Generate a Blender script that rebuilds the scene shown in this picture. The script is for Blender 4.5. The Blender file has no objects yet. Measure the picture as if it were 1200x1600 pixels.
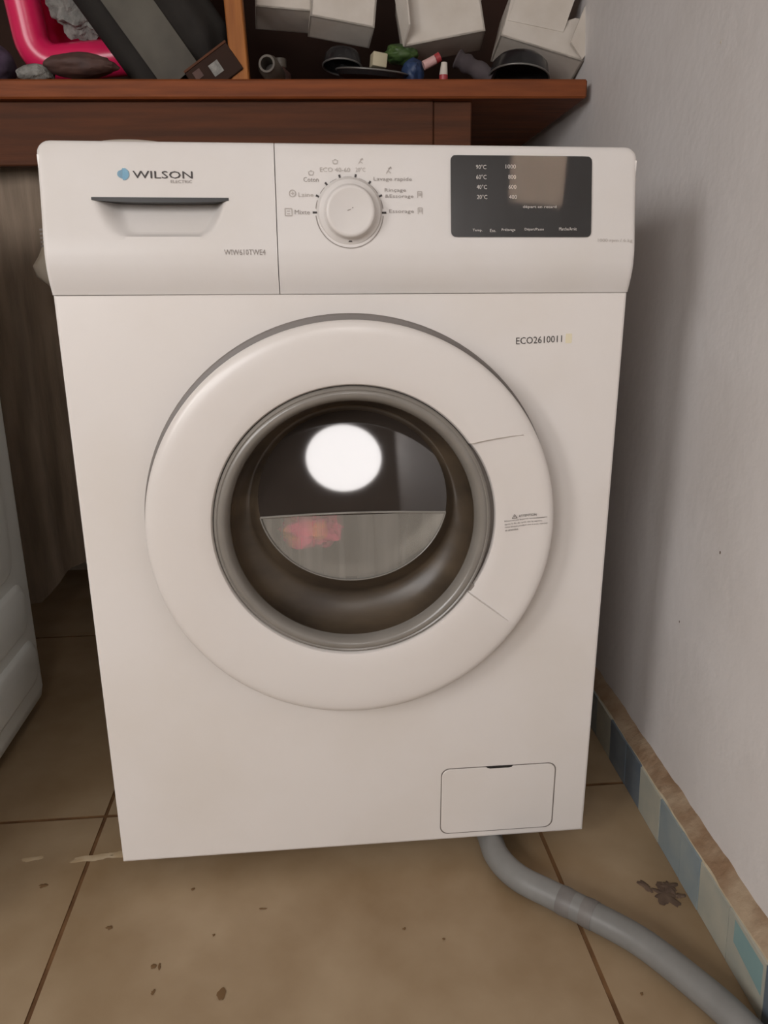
import bpy, bmesh, math, random
import numpy as np
from mathutils import Vector, Matrix, noise

C = bpy.context.scene.collection
SC = bpy.context.scene
PI = math.pi
R = math.radians

# ------------------------------------------------------------------ camera
cd = bpy.data.cameras.new('camera')
cd.sensor_fit = 'VERTICAL'; cd.sensor_height = 36.0; cd.sensor_width = 27.0
cd.lens = 1187.4 / 1600 * 36.0
cd.clip_start = 0.02
cam = bpy.data.objects.new('camera', cd); C.objects.link(cam)
cam.matrix_world = Matrix(((0.9955, 0.0311, -0.0890, -0.0418),
                           (-0.0942, 0.2830, -0.9545, -0.8187),
                           (-0.0045, 0.9586, 0.2847, 0.7253), (0, 0, 0, 1)))
SC.camera = cam
# ------------------------------------------------------------------ world, exposure
w = bpy.data.worlds.new('world'); SC.world = w; w.use_nodes = True
w.node_tree.nodes['Background'].inputs[0].default_value = (0.9, 0.85, 0.8, 1)
w.node_tree.nodes['Background'].inputs[1].default_value = 0.05
SC.view_settings.view_transform = 'Standard'; SC.view_settings.look = 'None'
SC.view_settings.exposure = -0.03; SC.view_settings.gamma = 1.0
SC.view_settings.use_curve_mapping = False


def area_light(name, loc, target, sx, sy, watts, col, spread=None, roll=0.0):
    l = bpy.data.lights.new(name, 'AREA'); l.shape = 'RECTANGLE'; l.size = sx; l.size_y = sy
    l.energy = watts; l.color = col
    if spread: l.spread = spread
    o = bpy.data.objects.new(name, l); C.objects.link(o); o.location = loc
    q = (Vector(target) - Vector(loc)).to_track_quat('-Z', 'Y')
    o.rotation_euler = (q.to_matrix() @ Matrix.Rotation(roll, 3, 'Z')).to_euler()
    return o


# soft key light put in behind the camera, framed as an unseen window
area_light('front_key_light', (-0.98, -2.36, 1.22), (-0.1, 0.3, 0.6), 0.90, 0.75, 27.0, (1.0, 0.98, 0.98))
area_light('side_fill_light', (-1.62, -1.45, 1.20), (0.4, -0.3, 0.55), 0.8, 0.8, 29.0, (1.0, 0.98, 0.98))  # fill light added to brighten the right wall; no window is seen there
# added beam; its patch on the right wall is mirrored in the display
area_light('patch_beam', (-1.50, -1.25, 1.75), (0.40, -0.685, 1.170), 0.074, 0.30, 1.7, (1.0, 0.74, 0.54), R(1), R(-68))
LAMP_STRENGTH = 23.0

# ------------------------------------------------------------------ materials
def lin(c):
    return tuple(((v / 255 + 0.055) / 1.055) ** 2.4 if v / 255 > 0.04045 else v / 255 / 12.92 for v in c) + (1.0,)


def mat(name, col, rough=0.5, spec=0.5, metal=0.0, ior=None, var=None, scale=8.0, detail=5.0, bump=0.0, bscale=60.0,
        stretch=(1, 1, 1), coat=0.0, lo=0.35, hi=0.65, emit=None):
    m = bpy.data.materials.new(name); m.use_nodes = True
    nt = m.node_tree; b = nt.nodes['Principled BSDF']
    b.inputs['Base Color'].default_value = lin(col)
    b.inputs['Roughness'].default_value = rough
    b.inputs['Specular IOR Level'].default_value = spec
    b.inputs['Metallic'].default_value = metal
    b.inputs['Coat Weight'].default_value = coat
    b.inputs['Coat Roughness'].default_value = 0.06
    if ior: b.inputs['IOR'].default_value = ior
    tc = nt.nodes.new('ShaderNodeTexCoord'); mp = nt.nodes.new('ShaderNodeMapping')
    mp.inputs['Scale'].default_value = stretch
    nt.links.new(tc.outputs['Object'], mp.inputs['Vector'])
    if var:
        n = nt.nodes.new('ShaderNodeTexNoise'); n.inputs['Scale'].default_value = scale; n.inputs['Detail'].default_value = detail
        r = nt.nodes.new('ShaderNodeValToRGB')
        r.color_ramp.elements[0].position = lo; r.color_ramp.elements[1].position = hi
        r.color_ramp.elements[0].color = lin(col); r.color_ramp.elements[1].color = lin(var)
        nt.links.new(mp.outputs[0], n.inputs['Vector']); nt.links.new(n.outputs['Fac'], r.inputs['Fac'])
        nt.links.new(r.outputs['Color'], b.inputs['Base Color'])
    if bump:
        n2 = nt.nodes.new('ShaderNodeTexNoise'); n2.inputs['Scale'].default_value = bscale; n2.inputs['Detail'].default_value = 4
        bp = nt.nodes.new('ShaderNodeBump'); bp.inputs['Strength'].default_value = bump; bp.inputs['Distance'].default_value = 0.004
        nt.links.new(mp.outputs[0], n2.inputs['Vector']); nt.links.new(n2.outputs['Fac'], bp.inputs['Height'])
        nt.links.new(bp.outputs[0], b.inputs['Normal'])
    if emit:
        b.inputs['Emission Color'].default_value = lin(col); b.inputs['Emission Strength'].default_value = emit
    return m


M = {}
M['enamel'] = mat('white_enamel', (222, 216, 211), 0.30, 0.5, var=(217, 210, 203), scale=7, lo=0.45, hi=0.75)
M['plastic'] = mat('white_plastic', (213, 208, 204), 0.34, 0.25, var=(209, 203, 197), scale=9, lo=0.45, hi=0.75)
M['ring_white'] = mat('door_white_plastic', (218, 212, 207), 0.3, 0.5, var=(215, 208, 202), scale=8, lo=0.4, hi=0.7)
M['grey_plastic'] = mat('grey_plastic', (150, 143, 136), 0.45)
M['shade_grey'] = mat('door_shade_grey', (118, 111, 106), 0.5)  # shade of the recess round the door, put into the colour
M['seam'] = mat('seam_grey', (120, 112, 106), 0.7)
M['rubber'] = mat('dark_rubber', (42, 40, 38), 0.6)
M['slot'] = mat('slot_dark', (40, 38, 37), 0.45)
M['glass_black'] = mat('display_black', (24, 22, 21), 0.04, 0.5, ior=1.65)
M['ink'] = mat('ink_dark', (62, 56, 54), 0.6)
M['ink_grey'] = mat('ink_grey', (146, 138, 132), 0.6)
M['ink_faint'] = mat('ink_faint', (176, 168, 161), 0.6)
M['ink_white'] = mat('ink_white', (205, 198, 192), 0.6)
M['ink_blue'] = mat('ink_blue', (104, 152, 178), 0.5, var=(128, 168, 188), scale=60)
M['rim_glass'] = mat('smoked_rim_glass', (134, 129, 122), 0.25, 0.5, ior=1.5, var=(122, 117, 110), scale=12)
M['bowl_glass'] = mat('smoked_bowl_glass', (62, 53, 44), 0.36, 0.45, ior=1.5, var=(84, 72, 58), scale=9, stretch=(1, 1, 3))
M['facet_glass'] = mat('dark_facet_glass', (48, 42, 38), 0.035, 0.5, ior=1.5, var=(56, 49, 44), scale=7)
M['edge_glass'] = mat('glass_edge', (128, 124, 117), 0.2)
M['steel'] = mat('drum_steel', (150, 146, 140), 0.3, metal=0.8)
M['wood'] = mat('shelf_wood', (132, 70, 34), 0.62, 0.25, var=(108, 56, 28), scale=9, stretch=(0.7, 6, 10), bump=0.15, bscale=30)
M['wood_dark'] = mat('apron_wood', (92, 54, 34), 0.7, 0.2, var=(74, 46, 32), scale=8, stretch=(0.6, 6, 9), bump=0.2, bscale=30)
M['wood_post'] = mat('post_wood', (162, 102, 50), 0.6, 0.25, var=(138, 82, 40), scale=9, stretch=(9, 9, 0.8), bump=0.12, bscale=30)
M['paint'] = mat('wall_paint', (219, 215, 213), 0.6, 0.3, var=(211, 206, 203), scale=5, bump=0.25, bscale=45)
M['paint_back'] = mat('back_wall_paint', (200, 193, 184), 0.8, 0.2, var=(190, 182, 173), scale=5, bump=0.2)
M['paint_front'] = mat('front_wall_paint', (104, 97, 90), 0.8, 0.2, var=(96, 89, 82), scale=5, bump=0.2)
M['ceil'] = mat('ceiling_paint', (158, 152, 145), 0.8, 0.2)
M['grout'] = mat('grout', (118, 88, 60), 0.9, 0.1, var=(96, 70, 48), scale=30)
M['tile'] = mat('tan_floor_tile', (166, 145, 117), 0.45, 0.4, var=(136, 112, 82), scale=7, detail=8, lo=0.3, hi=0.72, bump=0.04, bscale=40)
M['sk_white'] = mat('skirting_white', (176, 174, 160), 0.35, var=(162, 164, 154), scale=24)
M['sk_blue'] = mat('skirting_blue', (92, 104, 116), 0.35, var=(108, 118, 124), scale=24)
M['sk_bluegrey'] = mat('skirting_blue_grey', (132, 146, 152), 0.35, var=(146, 156, 156), scale=24)
M['sk_teal'] = mat('skirting_teal', (126, 158, 160), 0.35, var=(136, 164, 162), scale=24)
M['mortar'] = mat('tan_mortar', (138, 112, 88), 0.9, 0.1, var=(168, 148, 124), scale=22, bump=0.6, bscale=90)
M['cream'] = mat('cream_grout', (188, 176, 152), 0.8, 0.1, var=(170, 154, 130), scale=40)
M['hose'] = mat('hose_grey', (128, 127, 124), 0.42, 0.4, var=(118, 117, 114), scale=20)
M['hose_tape'] = mat('hose_tape', (106, 102, 99), 0.5, var=(116, 112, 108), scale=30)
M['stain'] = mat('dried_stain', (84, 68, 58), 0.8, 0.2, var=(104, 86, 72), scale=60)
M['smear'] = mat('plaster_smear', (190, 172, 146), 0.8, 0.2, var=(178, 156, 124), scale=40)
M['speck'] = mat('dirt_speck', (112, 86, 58), 0.8, 0.2)
M['appliance'] = mat('appliance_white', (240, 244, 242), 0.3, var=(236, 240, 238), scale=6)
M['curtain'] = mat('brown_cloth', (146, 130, 114), 0.95, 0.1, var=(122, 108, 94), scale=10, stretch=(5, 1, 0.5), bump=0.3, bscale=120)
M['sack'] = mat('sack_plastic', (216, 208, 194), 0.5, var=(192, 176, 150), scale=14)
M['pink'] = mat('pink_plastic', (222, 38, 92), 0.28, 0.5)
M['fluff'] = mat('grey_towel', (150, 148, 142), 1.0, 0.1, var=(116, 114, 110), scale=60, bump=0.8, bscale=160)
M['bag_dark'] = mat('dark_bag_cloth', (48, 45, 42), 0.85, 0.15, var=(40, 37, 35), scale=12, bump=0.2)
M['bag_grey'] = mat('grey_bag_panel', (96, 92, 84), 0.8, 0.2, var=(82, 78, 72), scale=12)
M['pouch'] = mat('brown_pouch', (84, 58, 50), 0.7, var=(66, 46, 42), scale=30)
M['dark_wood_shade'] = mat('dark_shade_wood', (58, 40, 32), 0.8, 0.15, var=(48, 34, 28), scale=8)  # dark tone stands in for shade behind the shelf; also frame wood
M['purple'] = mat('purple_cloth', (74, 56, 76), 0.9, var=(58, 48, 62), scale=30)
M['card'] = mat('white_card', (206, 198, 188), 0.75, 0.2, var=(194, 184, 172), scale=14)
M['card_in'] = mat('card_inside', (176, 160, 136), 0.9, 0.1)
M['black_metal'] = mat('black_enamel', (34, 33, 34), 0.25, 0.5)
M['rim_metal'] = mat('rim_metal', (120, 118, 114), 0.35, metal=0.6)
M['beige'] = mat('beige_block', (176, 166, 140), 0.6)
M['blue'] = mat('blue_wrapper', (42, 62, 96), 0.5, var=(34, 50, 82), scale=40)
M['green'] = mat('green_wrapper', (70, 92, 48), 0.4, var=(52, 74, 42), scale=40)
M['red'] = mat('red_plastic', (160, 56, 60), 0.4)
M['pinkish'] = mat('pale_pink_plastic', (200, 160, 156), 0.5)
M['greyroll'] = mat('grey_roll_cloth', (80, 72, 74), 0.9, var=(66, 58, 60), scale=30)
M['jar'] = mat('jar_grey', (92, 84, 74), 0.5, var=(76, 68, 60), scale=30)
M['laundry'] = mat('pink_laundry', (246, 96, 140), 0.9, 0.1, var=(240, 160, 84), scale=22, lo=0.5, hi=0.62)
M['laundry_blue'] = mat('dark_laundry', (60, 58, 84), 0.9, 0.1)
M['lamp_base'] = mat('lamp_white', (225, 222, 216), 0.5)
M['lamp'] = mat('lamp_diffuser', (255, 250, 248), 0.5, emit=LAMP_STRENGTH)


def window_glass():
    m = bpy.data.materials.new('pale_lit_door_glass'); m.use_nodes = True; nt = m.node_tree; nt.nodes.clear()
    out = nt.nodes.new('ShaderNodeOutputMaterial')
    d = nt.nodes.new('ShaderNodeBsdfPrincipled'); d.inputs['Base Color'].default_value = lin((190, 185, 176)); d.inputs['Roughness'].default_value = 0.16
    tc = nt.nodes.new('ShaderNodeTexCoord'); mp = nt.nodes.new('ShaderNodeMapping'); mp.inputs['Scale'].default_value = (9, 1, 0.6)
    n = nt.nodes.new('ShaderNodeTexNoise'); n.inputs['Scale'].default_value = 9
    r = nt.nodes.new('ShaderNodeValToRGB'); r.color_ramp.elements[0].color = lin((165, 160, 150)); r.color_ramp.elements[1].color = lin((212, 206, 196))  # pale streaked colour stands in for light on the drum behind
    nt.links.new(tc.outputs['Object'], mp.inputs['Vector']); nt.links.new(mp.outputs[0], n.inputs['Vector'])
    nt.links.new(n.outputs['Fac'], r.inputs['Fac']); nt.links.new(r.outputs[0], d.inputs['Base Color'])
    t = nt.nodes.new('ShaderNodeBsdfTransparent'); t.inputs['Color'].default_value = (0.9, 0.88, 0.84, 1)
    mx = nt.nodes.new('ShaderNodeMixShader'); mx.inputs[0].default_value = 0.40
    nt.links.new(t.outputs[0], mx.inputs[1]); nt.links.new(d.outputs[0], mx.inputs[2]); nt.links.new(mx.outputs[0], out.inputs['Surface'])
    return m


M['window_glass'] = window_glass()

# ------------------------------------------------------------------ helpers
def thing(name, label, cat, loc=(0, 0, 0), group=None, rot=(0, 0, 0)):
    o = bpy.data.objects.new(name, None); C.objects.link(o); o.location = loc; o.rotation_euler = rot
    o.empty_display_size = 0.05
    tag(o, label, cat, group)
    return o


def tag(o, label, cat, group=None):
    o['label'] = label; o['category'] = cat
    if group: o['group'] = group
    return o


def root_of(p):
    while p.parent: p = p.parent
    return p


def mesh(name, verts, faces, m, parent=None, smooth=35, local=False, fm=None, label=None):
    """One mesh object. Vertices are in world space unless local is set (then in the root's space)."""
    off = Vector((0, 0, 0))
    if parent is not None and not local: off = root_of(parent).location
    me = bpy.data.meshes.new(name)
    me.from_pydata([(v[0] - off[0], v[1] - off[1], v[2] - off[2]) for v in verts], [], [tuple(f) for f in faces])
    ms = m if isinstance(m, (list, tuple)) else [m]
    for k in ms: me.materials.append(k)
    if fm: me.polygons.foreach_set('material_index', fm)
    bm = bmesh.new(); bm.from_mesh(me); bmesh.ops.recalc_face_normals(bm, faces=bm.faces[:]); bm.to_mesh(me); bm.free()
    if smooth:
        me.shade_smooth(); me.set_sharp_from_angle(angle=R(smooth))
    me.update()
    o = bpy.data.objects.new(name, me); C.objects.link(o)
    if parent is not None: o.parent = parent
    if label: o['label'] = label
    return o


def box_bm(lo, hi, bev=0.0, seg=2):
    bm = bmesh.new()
    bmesh.ops.create_cube(bm, size=1.0)
    for v in bm.verts:
        v.co = Vector([lo[i] + (v.co[i] + 0.5) * (hi[i] - lo[i]) for i in range(3)])
    if bev > 0: bmesh.ops.bevel(bm, geom=bm.edges[:], offset=bev, segments=seg, profile=0.5, affect='EDGES')
    return bm


def vf(bm):
    bm.verts.index_update()
    v = [tuple(x.co) for x in bm.verts]; f = [[x.index for x in p.verts] for p in bm.faces]; bm.free(); return v, f


def box(lo, hi, bev=0.0, seg=2):
    return vf(box_bm(lo, hi, bev, seg))


def join(*parts):
    V, F = [], []
    for v, f in parts:
        o = len(V); V += list(v); F += [[i + o for i in q] for q in f]
    return V, F


def xform(vfp, mtx):
    return [tuple(mtx @ Vector(v)) for v in vfp[0]], vfp[1]


def lathe(prof, n, cx, cz, a0=0.0, a1=2 * PI, close_in=False):
    """Revolve (r, y) about the y axis through (cx, cz)."""
    full = abs(a1 - a0 - 2 * PI) < 1e-6
    k = n if full else n + 1
    V, F = [], []
    for i in range(k):
        a = a0 + (a1 - a0) * i / n
        for r, y in prof: V.append((cx + r * math.cos(a), y, cz + r * math.sin(a)))
    p = len(prof)
    for i in range(n):
        j = (i + 1) % k
        for q in range(p - 1): F.append((i * p + q, j * p + q, j * p + q + 1, i * p + q + 1))
    return V, F


def lathe_z(prof, n):
    V, F = [], []
    p = len(prof)
    for i in range(n):
        a = 2 * PI * i / n
        for r, z in prof: V.append((r * math.cos(a), r * math.sin(a), z))
    for i in range(n):
        j = (i + 1) % n
        for q in range(p - 1): F.append((i * p + q, j * p + q, j * p + q + 1, i * p + q + 1))
    return V, F


def smooth_path(pts, sub=8):
    P = [Vector(p) for p in pts]; out = []
    for i in range(len(P) - 1):
        p0 = P[max(i - 1, 0)]; p1 = P[i]; p2 = P[i + 1]; p3 = P[min(i + 2, len(P) - 1)]
        for k in range(sub):
            t = k / sub
            out.append(0.5 * ((2 * p1) + (p2 - p0) * t + (2 * p0 - 5 * p1 + 4 * p2 - p3) * t * t + (3 * p1 - p0 - 3 * p2 + p3) * t ** 3))
    out.append(P[-1]); return out


def tube(path, rad, n=12, closed=False, sq=1.0):
    P = [Vector(p) for p in path]; V, F = [], []
    m = len(P); N = None
    for i, p in enumerate(P):
        if closed: t = P[(i + 1) % m] - P[i - 1]
        else: t = P[min(i + 1, m - 1)] - P[max(i - 1, 0)]
        t.normalize()
        if N is None:
            N = Vector((0, 0, 1)) if abs(t.z) < 0.9 else Vector((0, 1, 0))
        N = (N - t * N.dot(t)).normalized(); B = t.cross(N)
        r = rad(i / max(m - 1, 1)) if callable(rad) else rad
        for k in range(n):
            a = 2 * PI * k / n; V.append(p + N * math.cos(a) * r * sq + B * math.sin(a) * r)
    for i in range(m if closed else m - 1):
        j = (i + 1) % m
        for k in range(n): F.append((i * n + k, i * n + (k + 1) % n, j * n + (k + 1) % n, j * n + k))
    if not closed: F.append(list(range(n))); F.append([(m - 1) * n + k for k in range(n)])
    return [tuple(v) for v in V], F


def lump(c, rad, seed, amp=0.25, freq=2.2, sub=4, flat=None, mtx=None):
    bm = bmesh.new(); bmesh.ops.create_icosphere(bm, subdivisions=sub, radius=1.0)
    for v in bm.verts:
        d = v.co.normalized()
        k = 1 + amp * noise.noise(d * freq + Vector((seed * 7.3, seed * 3.1, seed))) + 0.4 * amp * noise.noise(d * freq * 3 + Vector((seed, 0, 5)))
        p = Vector((d.x * rad[0], d.y * rad[1], d.z * rad[2])) * k
        if mtx is not None: p = mtx @ p
        p += Vector(c)
        if flat is not None and p.z < flat: p.z = flat
        v.co = p
    return vf(bm)


def rrect(x0, x1, z0, z1, r, n=6):
    out = []
    for cx, cz, a in ((x1 - r, z1 - r, 0), (x0 + r, z1 - r, 90), (x0 + r, z0 + r, 180), (x1 - r, z0 + r, 270)):
        for i in range(n + 1):
            t = R(a + 90 * i / n); out.append((cx + r * math.cos(t), cz + r * math.sin(t)))
    return out


def plate(poly, yb, yf, bev=0.0):
    """A plate facing -y; polygon in x, z; yf may be a function of (x, z)."""
    n = len(poly); cx = sum(p[0] for p in poly) / n; cz = sum(p[1] for p in poly) / n
    V = [(x, yb, z) for x, z in poly] + [(x, yf + bev, z) for x, z in poly]
    s = []
    for x, z in poly:
        d = math.hypot(x - cx, z - cz) or 1; s.append((x - (x - cx) / d * bev, yf, z - (z - cz) / d * bev))
    V += s; F = []
    for i in range(n):
        j = (i + 1) % n; F.append((i, j, n + j, n + i)); F.append((n + i, n + j, 2 * n + j, 2 * n + i))
    F.append([2 * n + i for i in range(n)]); F.append(list(range(n))[::-1])
    return V, F


def text(body, x, z, wd, ht, m, parent, surf, rot=0.0, off=0.0006, name='printed_text', local=None, shear=0.0):
    """Flat lettering, centred at x, z, fitted to width and height, laid on the surface y = surf(x, z)."""
    cu = bpy.data.curves.new('t', 'FONT'); cu.body = body; cu.resolution_u = 2; cu.shear = shear
    tmp = bpy.data.objects.new('t', cu); C.objects.link(tmp)
    me = bpy.data.meshes.new_from_object(tmp.evaluated_get(bpy.context.evaluated_depsgraph_get()))
    V = [v.co.copy() for v in me.vertices]; F = [list(p.vertices) for p in me.polygons]
    bpy.data.objects.remove(tmp); bpy.data.curves.remove(cu); bpy.data.meshes.remove(me)
    x0 = min(v.x for v in V); x1 = max(v.x for v in V); y0 = min(v.y for v in V); y1 = max(v.y for v in V)
    out = []
    for v in V:
        a = ((v.x - x0) / (x1 - x0) - 0.5) * wd; b = ((v.y - y0) / (y1 - y0) - 0.5) * ht
        px = x + a * math.cos(rot) - b * math.sin(rot); pz = z + a * math.sin(rot) + b * math.cos(rot)
        out.append((px, surf(px, pz) - off, pz))
    return mesh(name, out, F, m, parent, smooth=0)


def structure(o):
    o['kind'] = 'structure'; return o


# ------------------------------------------------------------------ the room
S = 0.036                                             # the right wall runs slightly askew
WX = lambda y: 0.4285 + S * y                         # wall plane
KX = lambda y: 0.4055 + S * y                         # face of the skirting tiles
XL, YF, YB, ZC = -1.65, -2.42, 1.16, 2.52
V, F = box((XL - 0.1, YF - 0.1, -0.06), (0.60, YB + 0.1, -0.0010))
floor = structure(mesh('floor', V, F, M['grout'], smooth=0))
floor['label'] = 'floor of large tan square tiles with brown grout'
TP, TX, TY, GAP = 0.6085, -0.3550, 0.1335, 0.0019
random.seed(3)
for i in range(-3, 2):
    for j in range(-5, 2):
        x0, x1 = TX + i * TP + GAP, TX + (i + 1) * TP - GAP
        y0, y1 = TY + j * TP + GAP, TY + (j + 1) * TP - GAP
        x0 = max(x0, XL); y0 = max(y0, YF); y1 = min(y1, YB)
        if x1 - x0 < 0.02 or y1 - y0 < 0.02: continue
        xa, xb = (min(x1, KX(y0) + 0.004), min(x1, KX(y1) + 0.004))
        b = 0.0007; zt = random.uniform(-0.0003, 0.0003)
        Vt = [(x0, y0, -0.003), (xa, y0, -0.003), (xb, y1, -0.003), (x0, y1, -0.003),
              (x0, y0, zt - b), (xa, y0, zt - b), (xb, y1, zt - b), (x0, y1, zt - b),
              (x0 + b, y0 + b, zt), (xa - b, y0 + b, zt), (xb - b, y1 - b, zt), (x0 + b, y1 - b, zt)]
        Ft = []
        for q in (0, 4):
            for k in range(4): Ft.append((q + k, q + (k + 1) % 4, q + 4 + (k + 1) % 4, q + 4 + k))
        Ft.append((8, 9, 10, 11))
        mesh('tile', Vt, Ft, [M['tile'], M['grout']], floor, smooth=0, fm=[1] * 8 + [0])

# walls
V = [(WX(YF), YF, -0.003), (WX(YB), YB, -0.003), (WX(YB) + 0.12, YB, -0.003), (WX(YF) + 0.12, YF, -0.003)]
V += [(x, y, ZC) for x, y, z in V]
F = [(0, 1, 5, 4), (1, 2, 6, 5), (2, 3, 7, 6), (3, 0, 4, 7), (4, 5, 6, 7), (0, 3, 2, 1)]
wr = structure(mesh('wall_right', V, F, M['paint'], smooth=0)); wr['label'] = 'off white painted wall beside the washing machine'
structure(mesh('wall_back', *box((XL, YB, -0.003), (0.60, YB + 0.1, ZC)), M['paint_back'], smooth=0))
structure(mesh('wall_left', *box((XL - 0.1, YF, -0.003), (XL, YB, ZC)), M['paint_back'], smooth=0))
structure(mesh('wall_front', *box((XL, YF - 0.1, -0.003), (0.335, YF, ZC)), M['paint_front'], smooth=0))
structure(mesh('ceiling', *box((XL - 0.1, YF - 0.1, ZC), (0.62, YB + 0.1, ZC + 0.08)), M['ceil'], smooth=0))
# window frames added round the front and side lights, both out of view
wf = structure(mesh('added_window_1', *join(box((-1.51, YF, 0.76), (-1.45, YF + 0.03, 1.68)), box((-0.51, YF, 0.76), (-0.45, YF + 0.03, 1.68)),
                                      box((-1.45, YF, 0.76), (-0.51, YF + 0.03, 0.82)), box((-1.45, YF, 1.62), (-0.51, YF + 0.03, 1.68))), M['lamp_base'], smooth=0))
structure(mesh('added_window_2', *join(box((XL, -1.93, 0.72), (XL + 0.03, -1.87, 1.68)), box((XL, -1.03, 0.72), (XL + 0.03, -0.97, 1.68)),
                                 box((XL, -1.87, 0.72), (XL + 0.03, -1.03, 0.78)), box((XL, -1.87, 1.62), (XL + 0.03, -1.03, 1.68))), M['lamp_base'], smooth=0))
# small marks on the right wall
for y, z, r in ((-0.115, 0.545, 0.0022), (-0.02, 0.425, 0.0026), (-0.14, 0.655, 0.0018), (-0.2, 0.52, 0.002), (0.12, 0.99, 0.003), (0.06, 0.30, 0.002)):
    Vm = [(WX(y) - 0.0006, y, z)]
    for k in range(8):
        rr = 0.6 * r * random.uniform(0.6, 1.3); a = 2 * PI * k / 8
        Vm.append((WX(y) - 0.0002, y + rr * math.cos(a), z + rr * math.sin(a) * 1.3))
    mesh('wall_chip', Vm, [(0, k + 1, (k + 1) % 8 + 1) for k in range(8)], M['stain'] if z < 0.9 else M['card'], wr, smooth=0)

# skirting: mortar bed, tile pieces, rough mortar on top
ys = [YF + 0.0, YB]
V = [(KX(YF) + 0.004, YF, 0), (KX(YB) + 0.004, YB, 0), (WX(YB), YB, 0), (WX(YF), YF, 0)]
V += [(x, y, 0.064) for x, y, z in V]
bb = structure(mesh('baseboard_right', V, [(0, 1, 5, 4), (4, 5, 6, 7), (1, 2, 6, 5), (3, 0, 4, 7)], M['mortar'], smooth=0))
bb['label'] = 'low skirting of blue and white tile pieces under a tan mortar ledge'
js = [0.1320, 0.0760, 0.0060, -0.0590, -0.1110, -0.1810, -0.2560]
cols = ['sk_blue', 'sk_white', 'sk_bluegrey', 'sk_bluegrey', 'sk_white', 'sk_white']
spans = [(js[k + 1], js[k], cols[k]) for k in range(6)]
y = js[0]; cyc = ['sk_blue', 'sk_white', 'sk_bluegrey']; k = 0
while y < 1.1: spans.append((y, min(y + 0.066, 1.15), cyc[k % 3])); y += 0.066; k += 1
y = js[-1]; cyc = ['sk_blue', 'sk_white', 'sk_bluegrey', 'sk_white']; k = 0
while y > -1.3: spans.append((y - 0.066, y, cyc[k % 4])); y -= 0.066; k += 1
for n_, (ya, yb, c) in enumerate(spans):
    g = 0.0007; ya += g; yb -= g; zt = 0.0672 + random.uniform(-0.0006, 0.0006); lean = 0.006
    pr = random.uniform(0.0, 0.0008)
    def q(y, z, o=0.0): return (KX(y) - pr + o, y + lean * (z / zt - 0.5), z)
    Vt = [q(ya, 0.0005), q(yb, 0.0005), q(yb, zt), q(ya, zt), q(ya, 0.0005, 0.007), q(yb, 0.0005, 0.007), q(yb, zt, 0.007), q(ya, zt, 0.007)]
    Ft = [(0, 1, 2, 3), (0, 3, 7, 4), (1, 5, 6, 2), (3, 2, 6, 7), (0, 4, 5, 1)]
    fm = [0] * 5; ms = [M[c]]
    if n_ == 5:          # the piece with a teal upper panel
        ms = [M['sk_white'], M['sk_teal']]; b = len(Vt)
        Vt += [q(ya + 0.004, 0.026), q(yb - 0.012, 0.036), q(yb - 0.012, zt - 0.004), q(ya + 0.004, zt - 0.006)]
        Ft[0] = (0, 1, b + 1, b); Ft += [(1, 2, b + 2, b + 1), (2, 3, b + 3, b + 2), (3, 0, b, b + 3), (b, b + 1, b + 2, b + 3)]
        fm = [0] * 8 + [1]
    mesh('tile', Vt, Ft, ms, bb, smooth=0, fm=fm)
V, F = [], []
ny = 200
for i in range(ny + 1):
    y = -1.3 + (YB + 1.29) * i / ny
    n1 = noise.noise(Vector((y * 38, 1.5, 0))); n2 = noise.noise(Vector((y * 30, 7.5, 0))); n3 = noise.noise(Vector((y * 60, 3.1, 2)))
    V += [(KX(y) + 0.001 + 0.0016 * n3, y, 0.0640), (KX(y) + 0.0030 + 0.0015 * n1, y, 0.0690 + 0.0012 * n1), (KX(y) + 0.012, y, 0.0745 + 0.003 * n2),
          (WX(y) - 0.004, y, 0.080 + 0.003 * n3), (WX(y) + 0.001, y, 0.083 + 0.004 * n1)]
    if i:
        o = (i - 1) * 5
        for k in range(4): F.append((o + k, o + 5 + k, o + 6 + k, o + k + 1))
mesh('mortar_ledge', V, F, [M['mortar'], M['cream']], bb, smooth=60, fm=[1 if i % 4 == 0 else 0 for i in range(len(F))])

# round wall lamp behind the photographer (seen as the bright disc mirrored in the door glass)
lp = thing('wall_lamp', 'round white wall lamp mirrored as a bright disc in the washing machine door glass', 'lamp', (0.095, YF, 1.802))
mesh('lamp_base', *lathe([(0.0, YF), (0.185, YF), (0.185, YF + 0.02), (0.176, YF + 0.024)], 48, 0.095, 1.802), M['lamp_base'], lp)
mesh('lamp_shade', *lathe([(0.176, YF + 0.022), (0.172, YF + 0.028), (0.10, YF + 0.031), (0.0, YF + 0.032)], 48, 0.095, 1.802), M['lamp'], lp)

# ------------------------------------------------------------------ washing machine
wm = thing('washing_machine', 'white front loading washing machine with round glass door on the tan tile floor', 'washing machine', (0, 0.25, 0))
Z0, Z1, ZT = 0.032, 0.7178, 0.8615
HW = 0.2975
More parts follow.
